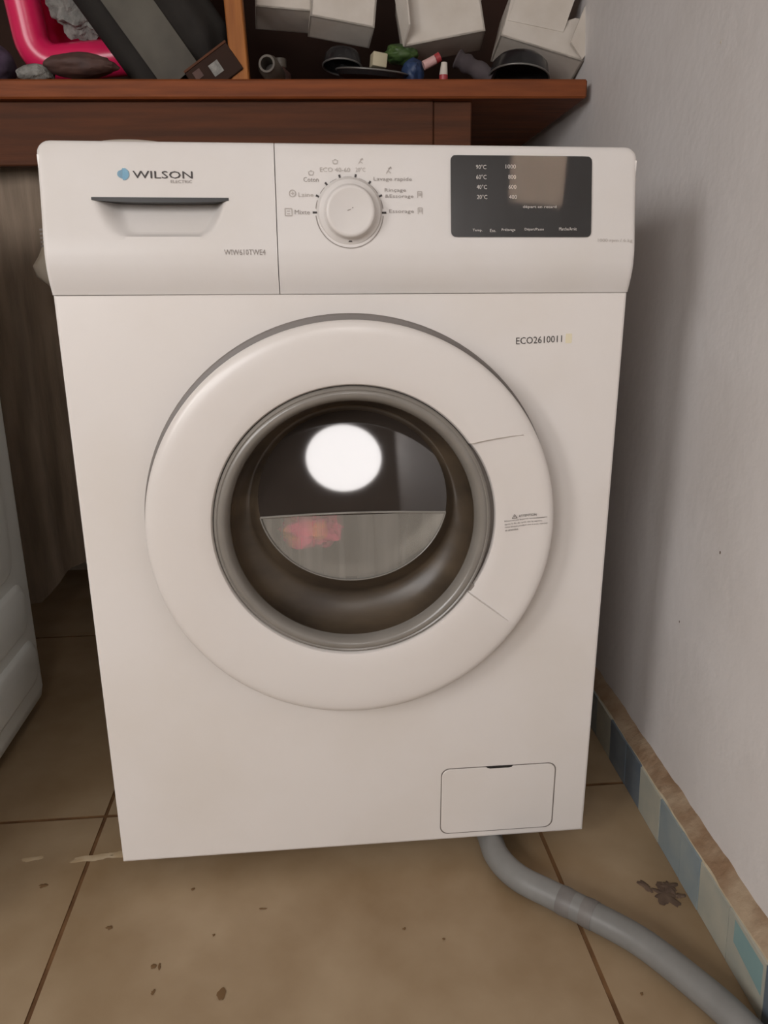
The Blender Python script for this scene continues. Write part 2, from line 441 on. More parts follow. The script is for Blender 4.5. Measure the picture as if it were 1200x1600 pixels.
# cabinet shell: sides, back, bottom
cab = join(box((-HW, 0.004, Z0), (-HW + 0.002, 0.50, 0.848)), box((HW - 0.002, 0.004, Z0), (HW, 0.50, 0.848)),
           box((-HW, 0.498, Z0), (HW, 0.50, 0.848)), box((-HW, 0.02, Z0 + 0.002), (HW, 0.498, Z0 + 0.004)),
           box((-HW + .002, 0.02, 0.70), (HW - .002, 0.498, 0.702)))
mesh('cabinet', *cab, M['enamel'], wm, smooth=0)
tp = rrect(-HW, HW, 0.022, 0.505, 0.012)
n = len(tp)
V = [(x, y, 0.846) for x, y in tp] + [(x, y, 0.856) for x, y in tp] + [(x * 0.993, 0.2635 + (y - 0.2635) * 0.99, 0.860) for x, y in tp]
F = [list(range(n))[::-1], [2 * n + i for i in range(n)]]
for i in range(n):
    j = (i + 1) % n; F += [(i, j, n + j, n + i), (n + i, n + j, 2 * n + j, 2 * n + i)]
mesh('top_panel', V, F, M['plastic'], wm)
for sx in (-0.235, 0.235):
    for sy in (0.06, 0.44):
        mesh('foot', *xform(lathe_z([(0.0, 0.034), (0.010, 0.034), (0.010, 0.014), (0.019, 0.012), (0.021, 0.002), (0.018, 0.0), (0, 0)], 20), Matrix.Translation((sx, sy, 0.0006))), M['rubber'], wm)

# front panel: a sheet with a round opening and folded edges
DX, DZ, GZ = -0.001, 0.4713, 0.4775
NA = 128
def rectpt(a):
    c, s = math.cos(a), math.sin(a)
    t = min(((HW - DX * (1 if c > 0 else -1)) / abs(c)) if abs(c) > 1e-9 else 9, ((Z1 - DZ) if s > 0 else (DZ - Z0)) / abs(s) if abs(s) > 1e-9 else 9)
    return DX + c * t, DZ + s * t
angs = sorted([2 * PI * i / NA for i in range(NA)] + [math.atan2(z - DZ, x - DX) % (2 * PI) for x in (-HW, HW) for z in (Z0, Z1)])
V, F = [], []
prof_k = 7
for a in angs:
    rx, rz = rectpt(a); r0 = 0.19
    cx, cz = DX + r0 * math.cos(a), DZ + r0 * math.sin(a)
    cl = lambda v, lo, hi: min(max(v, lo), hi)
    ex, ez = cl(rx, -HW + 0.003, HW - 0.003), cl(rz, Z0 + 0.003, Z1 - 0.001)
    V += [(cx, 0.03, cz), (cx, 0.0, cz), (DX + (ex - DX) * 0.985, 0.0, DZ + (ez - DZ) * 0.985), (ex, 0.0, ez), (cl(rx, -HW + .0009, HW - .0009), 0.0009, cl(rz, Z0 + .0009, Z1)), (rx, 0.003, rz), (rx, 0.016, rz)]
m_ = len(angs)
for i in range(m_):
    j = (i + 1) % m_
    for k in range(prof_k - 1): F.append((i * 7 + k, j * 7 + k, j * 7 + k + 1, i * 7 + k + 1))
fp = mesh('front_panel', V, F, M['enamel'], wm, smooth=12)
flat0 = lambda x, z: 0.0
text('ECO2610011', 0.2032, 0.6693, 0.0505, 0.0072, M['ink'], fp, flat0, R(2.2))
# pale square where a sticker sat
mesh('sticker', *plate(rrect(0.2325, 0.2395, 0.6655, 0.6755, 0.001, 3), -0.0001, -0.0004), mat('sticker_trace', (222, 212, 184), 0.4), fp, label='small yellowed sticker')
# filter flap, lower right
fl_poly = rrect(0.1068, 0.2538, 0.0425, 0.1385, 0.0105)
mesh('flap_seam', *plate([(0.1803 + (x - 0.1803) * 1.017, 0.0905 + (z - 0.0905) * 1.025) for x, z in fl_poly], 0.0, -0.0003), M['seam'], fp)
ff = mesh('filter_flap', *plate(fl_poly, 0.0, -0.0011, 0.0008), M['enamel'], wm)
mesh('flap_notch', *plate([(0.1630, 0.1398), (0.1980, 0.1398), (0.1965, 0.1378), (0.1930, 0.1368), (0.1685, 0.1368), (0.1650, 0.1378)], -0.0005, -0.0014), M['slot'], ff)

# fascia ------------------------------------------------------------
FZ = np.array([0.700, 0.7185, 0.726, 0.735, 0.745, 0.758, 0.770, 0.785, 0.800, 0.814, 0.832, 0.850, 0.862, 0.880])
FY = np.array([0.0015, -0.0010, -0.0048, -0.0082, -0.0105, -0.0108, -0.0090, -0.0060, -0.0032, -0.0008, 0.0018, 0.0044, 0.0072, 0.011])
_zs = np.linspace(0.700, 0.880, 721); _ys = np.interp(_zs, FZ, FY)
_k = np.hanning(41); _k /= _k.sum(); _ys = np.convolve(np.pad(_ys, 20, mode='edge'), _k, 'valid')
fy = lambda x, z: float(np.interp(z, _zs, _ys))
ZB = 0.7182
RB, RT = 0.7760, 0.8086
def recess(x, z):
    if z > RT or z < RB - 0.003: return 0.0
    s = (z - RB) / (RT - RB); s = max(s, 0.0)
    xl = -0.2320 - 0.0175 * s ** 0.55; xr = -0.1385 + 0.0195 * s ** 0.55
    def ss(t): t = min(max(t, 0), 1); return t * t * (3 - 2 * t)
    f = ss((x - xl) / 0.024) * ss((xr - x) / 0.013)
    d = 0.006 + 0.019 * s
    if z < RB: d *= max(0.0, 1 - (RB - z) / 0.003)
    return d * f
def ztop(x, x0, x1, rl, rr):
    r = 0.0125
    for e, on in ((x - x0, rl), (x1 - x, rr)):
        if on and e < r: return ZT - r + math.sqrt(max(r * r - (r - e) ** 2, 0))
    return ZT
def fascia(name, x0, x1, rl, rr, dig):
    xs = [x0 + v for v in (0, .0008, .0018, .003, .0045, .0065, .009, .0125)] + list(np.linspace(x0 + .0125, x1 - .0125, int((x1 - x0) / 0.0025))[1:-1]) + [x1 - v for v in (.0125, .009, .0065, .0045, .003, .0018, .0008, 0)]
    zs = list(np.arange(ZB, RB - 0.004, 0.003)) + [RB - 0.003, RB - 0.002, RB - 0.001] + list(np.arange(RB, RT - 0.001, 0.0022)) + [RT - 0.0004, RT, RT + 0.0004] + list(np.arange(RT + 0.003, ZT - 0.003, 0.003)) + [ZT - .0025, ZT - .0012, ZT - .0005, ZT]
    V, F = [], []
    re = 0.0045
    for x in xs:
        zt = ztop(x, x0, x1, rl, rr)
        for z in zs:
            t = (z - ZB) / (ZT - ZB); zz = ZB + t * (zt - ZB) if z > 0.82 and zt < ZT else z
            if z <= 0.82 or zt >= ZT: zz = z
            else: zz = 0.82 + (z - 0.82) / (ZT - 0.82) * (zt - 0.82)
            y = fy(x, zz)
            e = zt - zz
            if rl: e = min(e, x - x0 if zz < ZT - .0125 else 99)
            if rr: e = min(e, x1 - x if zz < ZT - .0125 else 99)
            if (rl and x - x0 < .0125 or rr and x1 - x < .0125) and zz > ZT - .0125:
                cxx = x0 + .0125 if (rl and x - x0 < .0125) else x1 - .0125
                e = .0125 - math.hypot(x - cxx, zz - (ZT - .0125))
            e = max(e, 0)
            if e < re: y += re - math.sqrt(max(re * re - (re - e) ** 2, 0))
            if dig: y += recess(x, zz)
            V.append((x, y, zz))
    nz = len(zs); nx = len(xs)
    for i in range(nx - 1):
        for k in range(nz - 1): F.append((i * nz + k, (i + 1) * nz + k, (i + 1) * nz + k + 1, i * nz + k + 1))
    # side walls going back
    rim = [i * nz for i in range(nx)] + [(nx - 1) * nz + k for k in range(1, nz)] + [i * nz + nz - 1 for i in range(nx - 2, -1, -1)] + [k for k in range(nz - 2, 0, -1)]
    b = len(V)
    for i in rim: V.append((V[i][0], 0.030, V[i][2]))
    L = len(rim)
    for i in range(L): F.append((rim[i], rim[(i + 1) % L], b + (i + 1) % L, b + i))
    return mesh(name, V, F, M['plastic'], wm, smooth=38)
SPL = -0.0718
dr = fascia('detergent_drawer', -HW - 0.001, SPL - 0.0004, True, False, True)
cp = fascia('control_panel', SPL + 0.0004, HW + 0.001, False, True, False)
# dark opening along the top of the drawer grip
V, F = [], []
nn = 40
for i in range(nn + 1):
    x = -0.2495 + 0.1315 * i / nn; u = 2 * i / nn - 1; d = 0.0026 + 0.0020 * (1 - u * u) ** 0.6
    for yy, zz in ((0.024, 0.8096), (fy(x, .809) - 0.0004, 0.8096), (fy(x, .806) - 0.0004, 0.8096 - d), (0.024, 0.8096 - d)): V.append((x, yy, zz))
    if i:
        o = (i - 1) * 4
        for k in range(4): F.append((o + k, o + (k + 1) % 4, o + 4 + (k + 1) % 4, o + 4 + k))
F += [(0, 1, 2, 3), tuple(nn * 4 + k for k in range(4))]
mesh('grip_slot', V, F, M['slot'], dr, smooth=30)
text('WILSON', -0.1804, 0.8305, 0.0570, 0.0068, M['ink'], dr, fy, 0.0, name='logo_text')
text('WILSON', -0.18015, 0.8303, 0.0570, 0.0066, M['ink'], dr, fy, 0.0, name='logo_text', off=0.0005)
text('ELECTRIC', -0.1628, 0.8243, 0.0205, 0.0027, M['ink_grey'], dr, fy, 0.0, name='logo_text')
# striped globe emblem
gx, gz, gr = -0.2178, 0.8308, 0.0058
V, F = [], []
for k in range(8):
    za = -gr + 2 * gr * (k + 0.12) / 8; zb = -gr + 2 * gr * (k + 0.86) / 8
    for i in range(9):
        t = i / 8
        for zz in (za, zb):
            h = math.sqrt(max(gr * gr - zz * zz, 0)); x = gx - h + 2 * h * t
            zc = gz + zz * (0.86 + 0.14 * t) - 0.0008 * (1 - t) * (zz / gr)
            V.append((x, fy(x, zc) - 0.0006, zc))
    o = k * 18
    for i in range(8): F.append((o + 2 * i, o + 2 * i + 2, o + 2 * i + 3, o + 2 * i + 1))
mesh('logo_emblem', V, F, M['ink_blue'], dr, smooth=0, label='blue striped globe emblem')
V, F = [], []
for i in range(13):
    t = i / 12; a = -PI / 2 + PI * t
    for k in (0.0, 1.0):
        x = gx - 0.0006 + k * math.cos(a) * gr * 0.98; z = gz + math.sin(a) * gr * 0.95
        V.append((x, fy(x, z) - 0.0007, z))
    if i: F.append((2 * i - 2, 2 * i, 2 * i + 1, 2 * i - 1))
mesh('logo_emblem', V, F, M['ink_blue'], dr, smooth=0)
text('WIW610TWE4', -0.1043, 0.7585, 0.0405, 0.0052, M['ink_grey'], dr, fy, 0.0)

# dial ----------------------------------------------------------------
KX0, KZ0 = 0.0010, 0.7962
ky = fy(0, KZ0)
def dial_pt(r, a): return KX0 + r * math.cos(a), KZ0 + r * math.sin(a)
V, F = lathe([(0.0335, 0.004), (0.0312, -0.0005), (0.0308, -0.0030), (0.0300, -0.0038), (0.0266, -0.0046), (0.0256, -0.0060), (0.0244, -0.0120), (0.0240, -0.0138),
              (0.0230, -0.0148), (0.0210, -0.0152), (0.0200, -0.0149), (0.0, -0.0147)], 96, KX0, KZ0)
dial = mesh('dial', [(x, y + ky - 0.0025, z) for x, y, z in V], F, M['plastic'], cp, smooth=50)
def arc(a0, a1, r, wd, m, name='dial_mark', n=None):
    n = n or max(4, int(abs(a1 - a0) / 3)); V, F = [], []
    for i in range(n + 1):
        a = R(a0 + (a1 - a0) * i / n)
        for rr in (r - wd / 2, r + wd / 2):
            x, z = dial_pt(rr, a); V.append((x, fy(x, z) - 0.0006, z))
        if i: F.append((2 * i - 2, 2 * i, 2 * i + 1, 2 * i - 1))
    return mesh(name, V, F, m, cp, smooth=0)
TA = [180, 154, 130, 105, 79, 54, 27, 0]
for a in TA: arc(a - 1.6, a + 1.6, 0.0345, 0.0048, M['ink'])
for a, b in zip(TA[:-1], TA[1:]): arc(a - 6, b + 6, 0.0338, 0.0008, M['ink_grey'])
arc(185, 355, 0.0338, 0.0009, M['ink_grey'], n=60)
# pointer on the dial rim, a small sign on the cap
V = [(KX0 - 0.0022, ky - 0.0070, KZ0 - 0.0282), (KX0 + 0.0022, ky - 0.0070, KZ0 - 0.0282), (KX0 + 0.0012, ky - 0.0072, KZ0 - 0.0268), (KX0 - 0.0012, ky - 0.0072, KZ0 - 0.0268)]
mesh('dial_pointer', V, [(0, 1, 2, 3)], M['ink'], cp, smooth=0)
text('-·', KX0, KZ0 + 0.002, 0.0065, 0.0016, M['ink_grey'], cp, lambda x, z: ky - 0.0173, R(18), 0.0004, name='dial_sign')
for b, x, z, wd, ht in (('Mixte', -0.0462, 0.7965, 0.0150, 0.0042), ('Laine', -0.0420, 0.8130, 0.0150, 0.0042), ('Coton', -0.0366, 0.8272, 0.0150, 0.0044),
                        ('ECO 40-60', -0.0125, 0.8365, 0.0300, 0.0042), ('20°C', 0.0128, 0.8368, 0.0098, 0.0042), ('Lavage rapide', 0.0450, 0.8277, 0.0385, 0.0046),
                        ('Rinçage', 0.0474, 0.8173, 0.0215, 0.0042), ('&Essorage', 0.0512, 0.8116, 0.0290, 0.0042), ('Essorage', 0.0533, 0.7972, 0.0250, 0.0044)):
    text(b, x, z, wd, ht, M['ink_grey'] if b not in ('20°C', 'ECO 40-60', 'Laine') else M['ink_faint'], cp, fy, 0.0)
# programme signs: little outlined symbols
def sign(x, z, s, kind):
    P = []
    if kind == 0: P = [[(-1, -1), (1, -1), (1, 1), (-1, 1), (-1, -1)], [(-.4, -.5), (.4, -.5)], [(-.4, .3), (.4, .3)]]
    if kind == 1: P = [[(math.cos(t * PI / 6), math.sin(t * PI / 6)) for t in range(13)], [(-.5, 0), (.5, 0)], [(0, -.5), (0, .5)]]
    if kind == 2: P = [[(-1, .5), (-.7, -.8), (.7, -.8), (1, .5)], [(-.6, .4), (0, .8), (.6, .4)]]
    if kind == 3: P = [[(-.8, -1), (.6, 1), (.9, .3)], [(-.2, .5), (.5, .6)], [(0, -.4), (.7, -.9)]]
    if kind == 4: P = [[(-.7, -1), (-.7, 1), (.7, 1), (.7, -1)], [(-.2, -.4), (-.2, .6)], [(.3, -.4), (.3, .6)]]
    V, F = [], []
    for pl in P:
        for (ax, az), (bx, bz) in zip(pl[:-1], pl[1:]):
            d = Vector((bx - ax, bz - az)).normalized() * 0.13; nx, nz = -d.y, d.x; o = len(V)
            for px, pz in ((ax + nx, az + nz), (bx + nx, bz + nz), (bx - nx, bz - nz), (ax - nx, az - nz)):
                X, Z = x + px * s, z + pz * s; V.append((X, fy(X, Z) - 0.0006, Z))
            F.append((o, o + 1, o + 2, o + 3))
    mesh('programme_sign', V, F, M['ink_faint'], cp, smooth=0)
for x, z, s, k in ((-0.0598, 0.7965, 0.0034, 0), (-0.0553, 0.8141, 0.0032, 1), (-0.0364, 0.8335, 0.0026, 2), (-0.0122, 0.8441, 0.0026, 2), (0.0131, 0.8450, 0.0026, 3),
                   (0.0410, 0.8366, 0.0032, 3), (0.0720, 0.8136, 0.0030, 4), (0.0722, 0.7980, 0.0030, 4)): sign(x, z, s, k)
# glossy black display following the fascia
def disp_y(x, z): return fy(x, 0.773) + (fy(x, 0.851) - fy(x, 0.773)) * (z - 0.773) / 0.078 - 0.0006
V, F = [], []
pol = rrect(0.1036, 0.2497, 0.7731, 0.8513, 0.0050, 6); n = len(pol)
xs = np.linspace(0.1036, 0.2497, 40); zs = np.linspace(0.7731, 0.8513, 28)
def clampz(x):
    r = 0.005
    e = min(x - 0.1036, 0.2497 - x)
    return r - math.sqrt(max(r * r - (r - e) ** 2, 0)) if e < r else 0.0
xs = sorted(set(list(xs) + [0.1036 + v for v in (.0004, .001, .002, .0032)] + [0.2497 - v for v in (.0004, .001, .002, .0032)]))
for x in xs:
    c = clampz(x)
    for t in np.linspace(0, 1, 28):
        z = 0.7731 + c + t * (0.0782 - 2 * c); V.append((x, disp_y(x, z) - 0.0006, z))
nz = 28
for i in range(len(xs) - 1):
    for k in range(nz - 1): F.append((i * nz + k, (i + 1) * nz + k, (i + 1) * nz + k + 1, i * nz + k + 1))
rim = [i * nz for i in range(len(xs))] + [(len(xs) - 1) * nz + k for k in range(1, nz)] + [i * nz + nz - 1 for i in range(len(xs) - 2, -1, -1)] + [k for k in range(nz - 2, 0, -1)]
b = len(V); V += [(V[i][0], V[i][1] + 0.0022, V[i][2]) for i in rim]; L = len(rim)
for i in range(L): F.append((rim[i], rim[(i + 1) % L], b + (i + 1) % L, b + i))
mesh('display_panel', V, F, M['glass_black'], cp, smooth=40, label='glossy black display panel')
for b, x, z, wd, ht in (('90°C', 0.1346, 0.8402, 0.0105, 0.0042), ('60°C', 0.1348, 0.8307, 0.0105, 0.0042), ('40°C', 0.1352, 0.8212, 0.0105, 0.0042), ('20°C', 0.1355, 0.8116, 0.0105, 0.0042),
                        ('1000', 0.1650, 0.8408, 0.0105, 0.0040), ('800', 0.1664, 0.8309, 0.0080, 0.0040), ('600', 0.1668, 0.8214, 0.0080, 0.0040), ('400', 0.1673, 0.8117, 0.0080, 0.0040),
                        ('départ en retard', 0.1952, 0.8021, 0.0350, 0.0034), ('Temp.', 0.1306, 0.7793, 0.0100, 0.0031), ('Ess.', 0.1466, 0.7793, 0.0062, 0.0028),
                        ('Prélavage', 0.1627, 0.7797, 0.0142, 0.0033), ('Départ/Pause', 0.1896, 0.7803, 0.0200, 0.0033), ('Marche/Arrêt', 0.2250, 0.7810, 0.0185, 0.0031)):
    text(b, x, z, wd, ht, M['ink_white'], cp, disp_y, 0.0, 0.0010)
text('1000 rpm / 6 kg', 0.2757, 0.7695, 0.0370, 0.0042, M['ink_faint'], cp, fy, 0.0)

# door ------------------------------------------------------------------
RO, RI = 0.2218, 0.1505
CZ = lambda r: GZ + (DZ - GZ) * min(1, max(0, (r - 0.1505) / 0.06))
base = [(0.1505, -0.0290), (0.1508, -0.0345), (0.1525, -0.0372), (0.1560, -0.0386), (0.1700, -0.0392), (0.1850, -0.0394), (0.2000, -0.0390), (0.2080, -0.0384), (0.2145, -0.0374),
        (0.2190, -0.0358), (0.2212, -0.0335), (RO, -0.0310), (RO, -0.0270), (0.2195, -0.0255)]
HA0, HA1 = -33.0, 33.5
th = [HA0 + 0.001] + list(np.linspace(HA0, HA1, 90)[1:-1]) + [HA1 - 0.001, HA1 + 0.25] + list(np.linspace(HA1, 360 + HA0, 260)[1:-1]) + [360 + HA0 - 0.25]
V, F = [], []
for a in th:
    ins = HA0 < a < HA1
    for r, y in base:
        rr = r
        if ins:
            u = (a - HA0) / (HA1 - HA0)
            gr_ = 0.0045 * math.sin(PI * u) ** 0.5
            if r < 0.1565: rr = r + gr_ * (1 - (r - 0.1505) / 0.006 * 0.3)
            hh = 1.0 if r < 0.19 else max(0.0, 1 - (r - 0.19) / 0.021)
            y = y + 0.0046 * hh * (1 if r > 0.1506 else 0)
        aa = a
        if 5 < a < 80:      # the upper edge of the grip is not radial
            wgt = (a - 5) / (HA1 - 5) if a < HA1 else (80 - a) / (80 - HA1)
            aa = a + wgt * (1.5 - 5.5 * (r - 0.1505) / 0.053)
        V.append((DX + rr * math.cos(R(aa)), y, CZ(r) + rr * math.sin(R(aa))))
p = len(base); m_ = len(th)
for i in range(m_):
    j = (i + 1) % m_
    for k in range(p - 1): F.append((i * p + k, j * p + k, j * p + k + 1, i * p + k + 1))
door = mesh('door_ring', V, F, M['ring_white'], wm, smooth=32, label='white plastic door ring with a lowered grip section')
# grey ring behind the door; its tone stands in for a shaded recess
mesh('door_shade_ring', *lathe([(0.2185, -0.0275), (0.2190, -0.0060), (0.2270, -0.0040), (0.2285, -0.0004), (0.205, -0.0004), (0.205, -0.02), (0.15, -0.02), (0.148, 0.010)], 128, DX, DZ - 0.001), M['shade_grey'], wm, smooth=30, label='grey ring behind the door, toned like a shaded recess')
mesh('door_gasket', *lathe([(0.195, 0.004), (0.188, 0.030), (0.172, 0.050), (0.165, 0.062), (0.172, 0.08), (0.19, 0.085)], 96, DX, DZ), M['rubber'], wm, smooth=50)
mesh('grip_lip', *lathe([(0.1490, -0.0255), (0.1580, -0.0262), (0.1580, -0.0230)], 60, DX, GZ, R(HA0 - 1), R(HA1 + 1)), M['grey_plastic'], door, smooth=30)
# small catch at the lower end of the grip
bm = box_bm((-0.005, -0.033, -0.005), (0.005, -0.026, 0.005), 0.0015)
a = R(-31.0)
mesh('grip_catch', *xform(vf(bm), Matrix.Translation((DX + 0.1545 * math.cos(a), 0, GZ + 0.1545 * math.sin(a))) @ Matrix.Rotation(-a, 4, 'Y')), M['grey_plastic'], door, smooth=30)
# warning print
dsurf = lambda x, z: float(np.interp(math.hypot(x - DX, z - DZ - 0.002), [q[0] for q in base[1:12]], [q[1] for q in base[1:12]])) + 0.0046 * min(1, max(0, 1 - (math.hypot(x - DX, z - DZ - 0.002) - 0.19) / 0.021))
rt = R(6.0); ux, uz = math.cos(rt), math.sin(rt)
def at(a, b): return 0.1640 + a * ux - b * uz, 0.4805 + a * uz + b * ux
for b_, a0, v0, wd, ht in (('ATTENTION', 0.0258, 0.0000, 0.0195, 0.0028), ("N'ouvrez pas la porte immédiatement", 0.0235, -0.0040, 0.0470, 0.0022), ('après la fin du cycle car le verrou', 0.0205, -0.0077, 0.0410, 0.0021),
                           ('reste bloqué pendant une à trois minutes', 0.0235, -0.0111, 0.0470, 0.0021), ('et attendez.', 0.0075, -0.0145, 0.0150, 0.0021)):
    x, z = at(a0, v0); text(b_, x, z, wd, ht, M['ink'], door, dsurf, rt, 0.0014)
V, F = [], []
for pts in (((-1, -.8), (1, -.8), (0.82, -.6), (-.82, -.6)), ((-1, -.8), (-.75, -.8), (0.0, .75), (0, 1.0)), ((1, -.8), (.75, -.8), (0, .75), (0, 1.0)), ((-.1, -.35), (.1, -.35), (.1, .3), (-.1, .3))):
    o = len(V)
    for px, pz in pts:
        x, z = at(0.0115 + px * 0.0032, 0.0003 + pz * 0.0028); V.append((x, dsurf(x, z) - 0.0014, z))
    F.append((o, o + 1, o + 2, o + 3))
mesh('warning_triangle', V, F, M['ink'], door, smooth=0)
# glass: rim, cone, slanted dark facet, half moon window
gl = mesh('door_glass', *lathe([(0.1500, -0.0200), (0.1500, -0.0330), (0.1490, -0.0368), (0.1468, -0.0384), (0.1455, -0.0376), (0.1440, -0.0388), (0.1405, -0.0390), (0.1375, -0.0370), (0.1345, -0.0310), (0.1335, -0.0250)], 128, DX, GZ), M['rim_glass'], wm, smooth=40, label='smoked glass rim of the door')
TILT = R(20.0); TT = math.tan(TILT)
CH = 0.4820; Y0 = -0.0100
def disc_pt(a):
    c, s = math.cos(a), math.sin(a)
    x = 0.105 * c; z = 0.5010 + (0.096 if s < 0 else 0.0915) * s
    return x, Y0 + TT * max(0.0, z - CH), z
V, F = [], []; NB = 128
steps = [0, .06, .13, .21, .3, .4, .5, .6, .7, .79, .87, .94, 1.0]
for i in range(NB):
    a = 2 * PI * i / NB; x1, y1, z1 = disc_pt(a); x0, y0, z0 = DX + 0.1335 * math.cos(a), -0.0250, GZ + 0.1335 * math.sin(a)
    for t in steps:
        wv = 0.0035 * math.sin(t * PI * 3) * (0.4 + 0.6 * max(0, -math.sin(a)))
        t2 = t ** 1.15
        V.append((x0 + (x1 - x0) * t2 + wv * math.cos(a), y0 + (y1 - y0) * t + 0.030 * math.sin(PI * t) ** 0.8 * (0.6 + 0.4 * max(0, -math.sin(a))), z0 + (z1 - z0) * t2 + wv * math.sin(a)))
k_ = len(steps)
for i in range(NB):
    j = (i + 1) % NB
    for k in range(k_ - 1): F.append((i * k_ + k, j * k_ + k, j * k_ + k + 1, i * k_ + k + 1))
mesh('glass_bowl', V, F, M['bowl_glass'], gl, smooth=60, label='dark glass bowl')
zc0 = (CH - 0.5010) / 0.096; aL = math.asin(zc0)
up = [disc_pt(aL + (PI - 2 * aL) * i / 60) for i in range(61)]
mesh('glass_facet', up, [list(range(61))], M['facet_glass'], gl, smooth=0, label='slanted dark facet mirroring the round lamp')
lo = [disc_pt(PI - aL + (PI + 2 * aL) * i / 48) for i in range(49)]
cen = (sum(p[0] for p in lo) / 49, Y0, CH - 0.03)
V = lo + [cen]; F = [(i, i + 1, 49) for i in range(48)] + [(48, 0, 49)]
mesh('glass_window', V, F, M['window_glass'], gl, smooth=0, label='pale half moon window in the lower glass')
edge = [Vector(p) + Vector((0, -0.0012, 0)) for p in lo]
mesh('window_edge', *join(tube(edge, 0.0011, 6), tube([edge[0] + (edge[-1] - edge[0]) * (i / 20) + Vector((0, 0, 0.0028 * math.sin(PI * i / 20))) for i in range(21)], 0.0014, 6)), M['edge_glass'], gl, smooth=60)
# drum
drum = mesh('drum', *lathe([(0.200, 0.10), (0.235, 0.12), (0.235, 0.43), (0.20, 0.45), (0.05, 0.455), (0.0, 0.45)], 64, 0, DZ), M['steel'], wm, smooth=40)
for k in range(3):
    a = R(90 + 120 * k + 20)
    bm = box_bm((-0.02, 0.15, -0.03), (0.02, 0.42, 0.006), 0.01)
    mesh('drum_paddle', *xform(vf(bm), Matrix.Translation((0.225 * math.cos(a), 0, DZ + 0.225 * math.sin(a))) @ Matrix.Rotation(PI / 2 - a, 4, 'Y')), M['grey_plastic'], drum, smooth=30)
# laundry behind the half moon window
ld = mesh('laundry', *lump((-0.046, 0.040, 0.455), (0.036, 0.026, 0.024), 4, 0.4, 2.0), M['laundry'])
tag(ld, 'small pink and orange laundry showing through the half moon of the door glass', 'laundry')

# ------------------------------------------------------------------ drain hose and floor marks
hp = smooth_path([(0.178, 0.30, 0.0185), (0.176, 0.15, 0.0175), (0.1765, 0.02, 0.0165), (0.1790, -0.022, 0.0165), (0.1960, -0.058, 0.0165), (0.2285, -0.0890, 0.0165), (0.2690, -0.1265, 0.0165), (0.3070, -0.1660, 0.0165),
                  (0.3385, -0.2170, 0.0165), (0.3630, -0.2680, 0.0168), (0.378, -0.330, 0.0168), (0.372, -0.45, 0.0168), (0.362, -0.70, 0.0168), (0.345, -1.05, 0.0168), (0.335, -1.50, 0.0168)], 10)
hs = thing('drain_hose', 'grey plastic drain hose curving over the tiles from under the machine', 'hose', (0.23, -0.09, 0))
mesh('tube', *tube(hp, 0.0163, 20), M['hose'], hs, smooth=60)
mesh('tape_wrap', *tube(hp[52:61], lambda t: 0.0166 + 0.0007 * math.sin(t * 9), 20), M['hose_tape'], hs, smooth=60, label='darker tape wrapped round the hose')

def splat(name, cx, cy, rx, ry, seed, m, parent=None, h=0.0012, n=40, amp=0.5, freq=1.7, rot=0.0):
    V = [(cx, cy, 0.0004 + h)]
    for q in (0.6, 1.0):
        for k in range(n):
            a = 2 * PI * k / n
            f = 1 + amp * noise.noise(Vector((math.cos(a) * freq, math.sin(a) * freq, seed))) + 0.5 * amp * noise.noise(Vector((math.cos(a) * freq * 3, math.sin(a) * freq * 3, seed + 9)))
            X, Y = rx * q * f * math.cos(a), ry * q * f * math.sin(a)
            V.append((cx + X * math.cos(rot) - Y * math.sin(rot), cy + X * math.sin(rot) + Y * math.cos(rot), 0.0004 + (h if q < 1 else 0)))
    F = [(0, k + 1, (k + 1) % n + 1) for k in range(n)] + [(1 + k, 1 + (k + 1) % n, 1 + n + (k + 1) % n, 1 + n + k) for k in range(n)]
    return mesh(name, V, F, m, parent, smooth=40)
st = thing('dried_mud', 'dark dried mud splat on the floor tile beside the hose and skirting', 'dirt', (0.372, -0.083, 0))
splat('flake', 0.374, -0.0850, 0.016, 0.018, 3.3, M['stain'], st, amp=0.7)
splat('flake', 0.356, -0.0700, 0.012, 0.0045, 1.2, M['stain'], st, amp=0.6, rot=R(115))
splat('flake', 0.3845, -0.074, 0.009, 0.009, 2.4, M['stain'], st, amp=0.8, h=0.0019)
splat('flake', 0.3915, -0.090, 0.006, 0.004, 8.8, M['stain'], st, amp=0.6)
splat('plaster_smear', -0.348, 0.0500, 0.034, 0.0055, 5.1, M['smear'], floor, h=0.0003, amp=0.5, rot=R(5))
splat('plaster_smear', -0.318, 0.0540, 0.020, 0.006, 6.6, M['smear'], floor, h=0.0003, amp=0.6)
splat('plaster_smear', -0.430, 0.0560, 0.016, 0.004, 7.9, M['smear'], floor, h=0.0003, amp=0.6, rot=R(8))
random.seed(8)
for x, y, rx, ry in ((-0.1218, -0.059, 0.005, 0.0012), (-0.159, -0.1735, 0.005, 0.008), (-0.2105, -0.0185, 0.0025, 0.002), (-0.2378, -0.1296, 0.003, 0.003), (-0.2315, -0.1310, 0.0015, 0.005), (-0.300, -0.0700, 0.004, 0.003),
                     (-0.176, -0.093, 0.0018, 0.0018), (0.288, -0.216, 0.002, 0.002), (0.3035, -0.139, 0.004, 0.002), (-0.232, -0.163, 0.002, 0.003), (0.046, -0.106, 0.002, 0.0015), (0.09, -0.125, 0.0015, 0.0015), (-0.40, 0.006, 0.005, 0.0035)):
    splat('dirt_mark', x, y, rx, ry, random.uniform(0, 50), M['speck'], floor, h=0.0004, n=14, amp=0.7)

